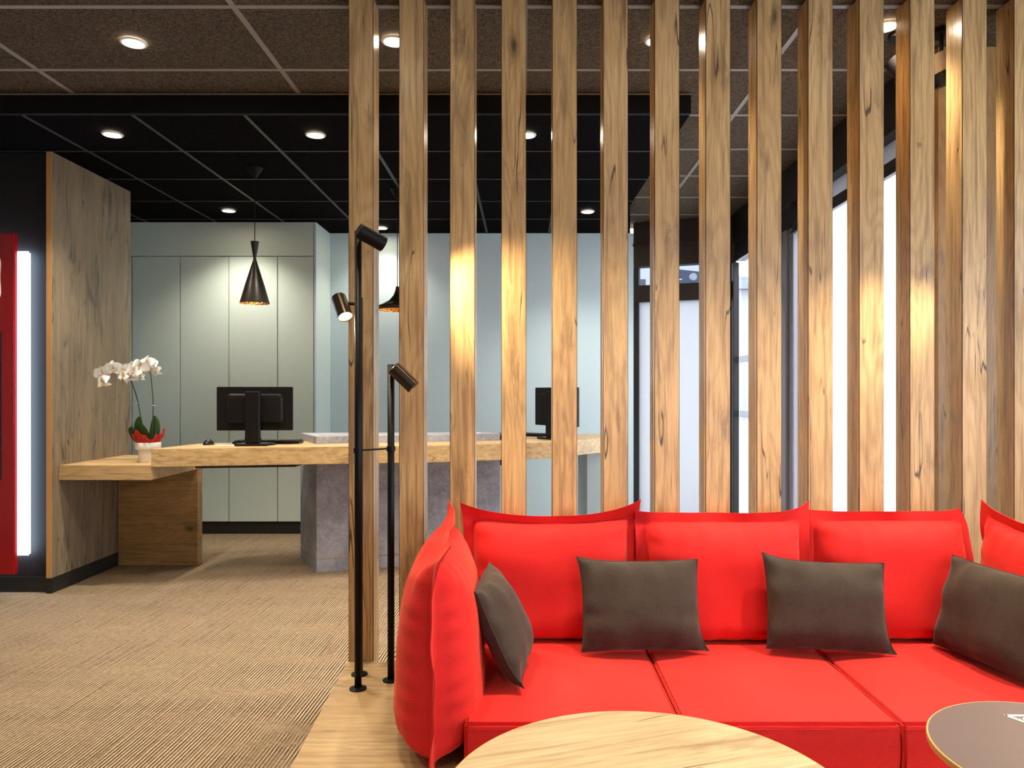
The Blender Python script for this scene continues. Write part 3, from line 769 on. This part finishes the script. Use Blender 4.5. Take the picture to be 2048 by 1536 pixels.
# ------------------------------------------------------------------ reception desk
desk = thing('reception_desk', 'oak topped reception desk with a grey stone base and a lower left section', 'desk', (-1.2, 4.65, 0))
DX, DY = 1.2, -4.65
def dp(pts): return [(a + DX, b + DY) for a, b in pts]
obj('low_desktop', prism(bmn(), dp([(-2.907, 4.65), (-2.332, 4.65), (-2.332, 5.42), (-2.907, 5.42)]), .690, .782, .0012), M['counter'], desk)
obj('support_panel', prism(bmn(), dp([(-2.903, 5.32), (-2.335, 5.32), (-2.335, 5.40), (-2.903, 5.40)]), .002, .689, .0012), M['deskpanel'], desk)
top = [(-2.331, 4.65), (-.58, 4.96), (.19, 5.27), (.68, 5.86), (.60, 6.35), (.12, 6.25), (-.10, 5.80), (-1.66, 5.42), (-2.25, 5.14)]
obj('countertop', prism(bmn(), dp(top), .772, .884, .0012), M['counter'], desk)
blk = [(-1.43, 5.12), (-.90, 5.28), (-.18, 5.49), (-.30, 5.74), (-1.69, 5.62)]
obj('stone_base', prism(bmn(), dp(blk), .0, .7715, .001), M['stone'], desk)
obj('stone_upstand', prism(bmn(), dp(blk), .8845, .932, .001), M['stone'], desk)
def off(pts, d):
    c = Vector((sum(p[0] for p in pts) / len(pts), sum(p[1] for p in pts) / len(pts)))
    return [tuple(Vector(p) + (Vector(p) - c).normalized() * d) for p in pts]
obj('metal_trim', prism(bmn(), dp(off(blk, .004)), .088, .094), M['chrome'], desk)['label'] = 'thin steel line round the base'
obj('under_tray', prism(bmn(), dp([(-2.15, 4.86), (-1.52, 4.95), (-1.52, 5.25), (-2.1, 5.2)]), .742, .7715, .002), M['black'], desk)
obj('bracket', box(bmn(), -.18 + DX, -.15 + DX, 5.5 + DY, 5.6 + DY, .70, .7715), M['black'], desk)
obj('rear_support', prism(bmn(), dp([(.50, 5.95), (.64, 5.95), (.57, 6.30), (.45, 6.28)]), 0, .7715, .001), M['bluewall'], desk)

CT = .8845
def monitor(label, x, y, rz, tilt=0):
    t = thing('computer_monitor', label, 'computer monitor', (x, y, CT), rz)
    # the back of the screen faces the local -y direction
    W, Hh = .495, .292; z0 = .098
    bm = bmn(); box(bm, -W / 2, W / 2, 0, .022, z0, z0 + Hh, .003); sc = obj('casing', bm, M['plasticblk'], t)
    bm = bmn()
    # raised rounded hump on the back
    def rr(w, h, r, y, zc):
        out = []
        for (sx, sz, a0) in ((1, 1, 0), (-1, 1, 90), (-1, -1, 180), (1, -1, 270)):
            for k in range(7):
                a = R(a0 + 15 * k); out.append(bm.verts.new((sx * (w / 2 - r) + r * math.cos(a), y, zc + sz * (h / 2 - r) + r * math.sin(a))))
        return out
    zc = z0 + Hh / 2
    L0 = [rr(.375, .20, .03, 0.0, zc), rr(.35, .178, .024, -.022, zc), rr(.30, .135, .015, -.024, zc)]
    for a, b in zip(L0, L0[1:]):
        for i in range(len(a)): bm.faces.new((a[i], a[(i + 1) % len(a)], b[(i + 1) % len(a)], b[i]))
    bm.faces.new(L0[-1]); bmesh.ops.recalc_face_normals(bm, faces=bm.faces[:])
    obj('rear_shell', bm, M['plasticblk'], sc, smooth=False)
    obj('screen', box(bmn(), -W / 2 + .012, W / 2 - .012, .022, .0235, z0 + .014, z0 + Hh - .012), M['black'], sc)
    bm = bmn(); box(bm, -.048, .048, -.062, -.028, .012, .362, .006, 3); box(bm, -.052, .052, -.055, -.032, .03, .06, .006); obj('stand_column', bm, M['plasticblk'], t)
    bm = bmn(); box(bm, -.105, .105, -.10, .09, 0, .014, .004); box(bm, -.13, .13, -.02, .085, 0, .010, .003); obj('stand_base', bm, M['plasticblk'], t)
    sc.rotation_euler = (tilt, 0, 0)
    return t
monitor('black computer monitor seen from behind on the left part of the counter', -1.805, 4.985, R(5))
monitor('black computer monitor behind the slats near the right end of the counter', .235, 5.66, R(-52))
def keyboard(label, x, y, rz):
    t = thing('keyboard', label, 'keyboard', (x, y, CT), rz)
    bm = bmn(); box(bm, -.225, .225, -.075, .075, .002, .016, .004); obj('case', bm, M['plasticblk'], t)
    for r in range(5):
        bm = bmn()
        for c in range(18):
            if r == 0 and 4 <= c <= 9: continue
            box(bm, -.213 + c * .0238, -.213 + c * .0238 + .020, -.062 + r * .026, -.062 + r * .026 + .021, .0165, .0235)
        if r == 0: box(bm, -.213 + 4 * .0238, -.213 + 10 * .0238 - .004, -.062, -.041, .0165, .0235)
        o = obj('key_row', bm, M['key'], t)
    return t
keyboard('black keyboard lying behind the left computer monitor', -1.775, 5.165, R(184))
keyboard('black keyboard beside the monitor seen through the slats', .12, 6.0, R(152))
def blob(bm, rx, ry, rz, n=24):
    bmesh.ops.create_uvsphere(bm, u_segments=n, v_segments=14, radius=1)
    for v in bm.verts: v.co = Vector((v.co.x * rx, v.co.y * ry, max(0, v.co.z) * rz))
    return bm
t = thing('computer_mouse', 'small black computer mouse at the left end of the counter', 'computer mouse', (-2.135, 5.035, CT))
obj('shell', blob(bmn(), .033, .052, .036), M['plasticblk'], t, smooth=True)
obj('scroll_wheel', tube(bmn(), (-.003, .028, .031), (.003, .028, .031), .006, n=14), M['key'], t)
t = thing('desk_phone', 'small glossy black device on the counter beside the stone block', 'phone', (-.155, 5.60, CT))
bm = bmn(); v = [bm.verts.new(p) for p in ((-.04, -.06, 0), (.05, -.06, 0), (.05, .09, 0), (-.04, .09, 0), (-.04, -.06, .035), (.05, -.06, .012), (.05, .09, .02), (-.04, .09, .045))]
for q in ((3, 2, 1, 0), (4, 5, 6, 7), (0, 1, 5, 4), (1, 2, 6, 5), (2, 3, 7, 6), (3, 0, 4, 7)): bm.faces.new([v[i] for i in q])
bmesh.ops.bevel(bm, geom=bm.edges[:], offset=.004, segments=2, affect='EDGES'); obj('body', bm, M['plasticblk'], t)
path = crom([(-.03, -.04, .045), (-.01, .0, .044), (.015, .04, .034), (.03, .07, .028)], 6)
obj('handset', path_tube(bmn(), path, [.010] * len(path), 10), M['chrome'], t, smooth=True)
t = obj('paper_sheet', box(bmn(), -.07, .07, -.05, .05, 0, .002), M['paper'], None, (-.41, 5.60, .9325), (0, 0, R(-12)))
tag(t, 'white paper sheet lying on the stone block of the counter', 'paper')
t = obj('paper_sheet', box(bmn(), -.12, .06, -.05, .03, 0, .0015), M['paper'], None, (-1.93, 4.985, CT), (0, 0, R(6)))
tag(t, 'white paper strip partly under the left monitor base', 'paper')

# ------------------------------------------------------------------ orchid
t = thing('potted_orchid', 'white flowering orchid in a small white pot on the low desk', 'plant', (-2.462, 4.875, .7825))
bm = bmn(); lathe(bm, [(.0001, .0), (.052, .0), (.055, .004), (.061, .082), (.073, .084), (.0765, .088), (.0775, .126), (.075, .130), (.071, .128), (.069, .100), (.0001, .100)], 48)
obj('pot', bm, M['white'], t, smooth=True)
# red paper wrap: crumpled collar with a few peaks
bm = bmn(); n = 72; rings = []
for j in range(7):
    ring = []
    for i in range(n):
        a = 2 * PI * i / n; f = j / 6
        pk = .5 + .5 * math.sin(a * 3 + 1.1) ** 3 + .35 * mn.noise(Vector((math.cos(a) * 3, math.sin(a) * 3, 2)))
        rr_ = .066 + .030 * f + .010 * f * mn.noise(Vector((math.cos(a) * 5, math.sin(a) * 5, f * 3))) + .006 * math.sin(a * 11 + f * 4) * f
        ring.append(bm.verts.new((rr_ * math.cos(a), rr_ * math.sin(a), .118 + f * (.035 + .062 * max(0, pk)))))
    rings.append(ring)
for a, b in zip(rings, rings[1:]):
    for i in range(n): bm.faces.new((a[i], a[(i + 1) % n], b[(i + 1) % n], b[i]))
bmesh.ops.solidify(bm, geom=bm.faces[:], thickness=.0012)
obj('paper_wrap', bm, M['wrap'], t)['label'] = 'crumpled red paper wrap'
obj('soil', lathe(bmn(), [(.0001, .108), (.069, .108)], 32), M['black'], t)
def leaf(pts, wid, nrm):
    bm = bmn(); P = crom(pts, 8); n = len(P); rows = []
    for i, p in enumerate(P):
        f = i / (n - 1); w = wid * (math.sin(PI * min(1, f * .93 + .07)) ** .6) * (1 - .2 * f)
        tt = (P[min(i + 1, n - 1)] - P[max(i - 1, 0)]).normalized(); s = tt.cross(Vector(nrm)).normalized()
        up = s.cross(tt).normalized()
        rows.append([bm.verts.new(p + s * w * k + up * (abs(k) ** 1.3) * w * .35) for k in (-1, -.66, -.33, 0, .33, .66, 1)])
    for a, b in zip(rows, rows[1:]):
        for k in range(6): bm.faces.new((a[k], a[k + 1], b[k + 1], b[k]))
    bmesh.ops.solidify(bm, geom=bm.faces[:], thickness=.002)
    return bm
for pts, wd, nr in (([(0, 0, .11), (-.03, -.02, .17), (-.055, -.03, .235), (-.045, -.03, .30)], .050, (0.25, 1, .1)),
                    ([(-.01, -.02, .11), (-.045, -.05, .15), (-.075, -.065, .20), (-.075, -.07, .235)], .046, (0.2, 1, .3)),
                    ([(.01, 0, .11), (.03, .01, .18), (.038, .01, .25), (.036, .01, .305)], .036, (-.1, 1, .1)),
                    ([(0, .02, .11), (.0, .05, .16), (-.01, .09, .22)], .03, (0.1, .4, 1))):
    obj('leaf', leaf(pts, wd, nr), M['leaf'], t, smooth=True)
K = 4.875 / 1490
def o2(px, py, dy=0): return ((px - 298) * K * 1.0, dy, (925 - py) * K)
s1 = crom([o2(292, 885), o2(283, 835), o2(275, 795), o2(265, 762, -.01), o2(262, 742, -.02), o2(246, 733, -.03), o2(228, 742, -.05), o2(214, 758, -.06)], 8)
obj('stem', path_tube(bmn(), s1, [.0042 - .0026 * i / len(s1) for i in range(len(s1))], 8), M['stem'], t, smooth=True)
s2 = crom([o2(305, 885), o2(307, 850), o2(308, 810), o2(305, 770), o2(301, 744), o2(294, 740, -.01), o2(286, 738, -.02)], 8)
obj('stem', path_tube(bmn(), s2, [.0042 - .0024 * i / len(s2) for i in range(len(s2))], 8), M['stem'], t, smooth=True)
bm = bmn()
for p in (o2(276, 808), o2(308, 812)): lathe(bm, [(.004, -.002), (.007, -.001), (.007, .001), (.004, .002)], 12, c=p)
obj('plant_clip', bm, M['white'], t)
def flower_meshes():
    bm = bmn()
    def petal(ang, ln, wd, roll=0.15, base=.003):
        rows = []
        for i in range(9):
            f = i / 8; w = wd * math.sin(PI * (f * .86 + .10)) ** .75
            rr2 = base + ln * f
            row = []
            for k in (-1, -.5, 0, .5, 1):
                lx, ly, lz = k * w, -.010 * math.sin(f * PI) * 1 + roll * w * abs(k) ** 2 * -1 + .006 * f * f * 2, rr2
                row.append(bm.verts.new((lx * math.cos(ang) - lz * math.sin(ang), ly, lx * math.sin(ang) + lz * math.cos(ang))))
            rows.append(row)
        for a, b in zip(rows, rows[1:]):
            for k in range(4): bm.faces.new((a[k], a[k + 1], b[k + 1], b[k]))
    for a in (0, R(128), R(-128)): petal(a, .034, .011)
    n0 = len(bm.verts)
    for a in (R(72), R(-72)): petal(a, .036, .021, .1)
    bm.verts.ensure_lookup_table()
    for v in bm.verts[n0:]: v.co.y -= .003
    bmesh.ops.solidify(bm, geom=bm.faces[:], thickness=.0008)
    me = bpy.data.meshes.new('flower'); bm.to_mesh(me); bm.free()
    b2 = bmn(); bmesh.ops.create_uvsphere(b2, u_segments=14, v_segments=8, radius=1, matrix=Matrix.Translation((0, -.010, -.006)) @ Matrix.Diagonal((.0042, .007, .005, 1)))
    bmesh.ops.create_uvsphere(b2, u_segments=10, v_segments=6, radius=1, matrix=Matrix.Translation((0, -.013, -.015)) @ Matrix.Diagonal((.0035, .004, .005, 1)))
    m2 = bpy.data.meshes.new('lip'); b2.to_mesh(m2); b2.free()
    return me, m2
fm, lm = flower_meshes()
FL = [(215, 748, -.06, 1.0, 10), (220, 766, -.07, 1.0, -20), (235, 739, -.045, 1.05, 15), (255, 744, -.035, 1.05, 5), (257, 754, -.045, .85, -8), (264, 756, -.02, .95, -15),
      (277, 744, -.05, 1.0, -5), (286, 756, -.03, .62, 0), (290, 734, -.04, 1.05, 8), (300, 728, -.02, 1.0, -12), (305, 735, -.0, 1.0, -18), (313, 743, .01, .8, -30), (268, 736, -.0, .9, 12), (280, 735, .01, .9, -4)]
for (px, py, dy, sc, rz) in FL:
    f = obj('flower', fm, M['petal'], t, o2(px, py, dy), (R(random.uniform(-12, 14)), R(random.uniform(-25, 25)), R(rz)), smooth=True); f.scale = (sc * 1.42, sc * 1.42, sc * 1.42)
    obj('flower_lip', lm, M['lip'], f, smooth=True)

# ------------------------------------------------------------------ red illuminated wall display at the left
XD = -3.082; WD = .92
t = thing('brochure_display', 'tall red wall display with brochures and a white light glow along its edge', 'brochure display', (XD - WD / 2, 4.50, .135))
obj('casing', box(bmn(), -WD / 2, WD / 2, 0, .035, 0, 2.065, .006, 3), M['redgloss'], t)
obj('light_band', box(bmn(), -WD / 2 - .03, WD / 2 + .035, .075, .105, .10, 1.97, .01, 3), M['led'], t)['label'] = 'white glowing light band'
obj('wall_mount', box(bmn(), -WD / 2 + .1, WD / 2 - .1, .036, .11, .15, 1.9), M['black'], t)
# pillow-shaped white outline
bm = bmn(); pts = []
N = 96; cw, ch = .395, .172
for i in range(N):
    a = 2 * PI * i / N; ca, sa = math.cos(a), math.sin(a)
    r = 1 / ((abs(ca) ** 5 + abs(sa) ** 5) ** (1 / 5)); x, z = cw * r * ca, ch * r * sa
    x *= 1 - .06 * (1 - (z / ch) ** 2); z *= 1 - .08 * (1 - (x / cw) ** 2)
    pts.append(Vector((x + .0, -.003, z + 1.795)))
obj('pillow_outline', loop_tube(bm, pts, .006, 8), M['markwhite'], t)['label'] = 'white pillow-shaped outline'
obj('rack_recess', box(bmn(), -WD / 2 + .08, WD / 2 - .077, -.002, .0, .58, 1.47), M['black'], t)
cols = [(.5, .45, .4), (.7, .68, .62), (.2, .35, .4), (.25, .3, .5), (.66, .62, .55)]
for r in range(5):
    z = .59 + r * .175
    for c in range(5):
        mm = M.setdefault('br%d' % ((r * 3 + c) % 5), plain('brochure_cover_%s' % 'abcde'[(r * 3 + c) % 5], cols[(r * 3 + c) % 5], .4, var=.5, vs=25))
        xa = -WD / 2 + .09 + c * .149
        b = obj('brochure', box(bmn(), 0, .140, -.012, -.004, 0.001, .155), mm, None, (XD - WD / 2 + xa, 4.50, .135 + z))
        tag(b, 'brochure standing in the red display rack at the left edge', 'brochure', 'brochures in the red wall display')
    obj('shelf_lip', box(bmn(), -WD / 2 + .08, WD / 2 - .077, -.013, -.002, z - .010, z - .001), M['black'], t)

# ------------------------------------------------------------------ world + camera
wd = bpy.data.worlds.new('overcast_sky'); SC.world = wd; wd.use_nodes = True
nt = wd.node_tree; bg = nt.nodes['Background']
tc = nt.nodes.new('ShaderNodeTexCoord'); nz = nt.nodes.new('ShaderNodeTexNoise'); nz.inputs['Scale'].default_value = 2.5
rp = nt.nodes.new('ShaderNodeValToRGB'); rp.color_ramp.elements[0].color = (.80, .88, 1, 1); rp.color_ramp.elements[1].color = (.95, .98, 1, 1)
nt.links.new(tc.outputs['Generated'], nz.inputs['Vector']); nt.links.new(nz.outputs[0], rp.inputs[0]); nt.links.new(rp.outputs[0], bg.inputs[0])
bg.inputs[1].default_value = 4.5

cam = bpy.data.cameras.new('camera'); co = bpy.data.objects.new('camera', cam); COL.objects.link(co)
co.location = (0, 0, H); co.rotation_euler = (R(90), 0, 0)
cam.sensor_width = 36; cam.lens = 1490 / 2048 * 36
cam.shift_x = -25 / 2048; cam.shift_y = 16 / 2048
cam.clip_start = .05; cam.clip_end = 200
SC.camera = co
vs = SC.view_settings; vs.view_transform = 'Standard'; vs.look = 'None'; vs.exposure = 0.75; vs.gamma = 1.0
vs.use_curve_mapping = False
SC.cycles.use_denoising = True
SC.cycles.max_bounces = 8; SC.cycles.diffuse_bounces = 4; SC.cycles.transparent_max_bounces = 16
SC.cycles.sample_clamp_indirect = 6.0
SC.cycles.caustics_reflective = False; SC.cycles.caustics_refractive = False
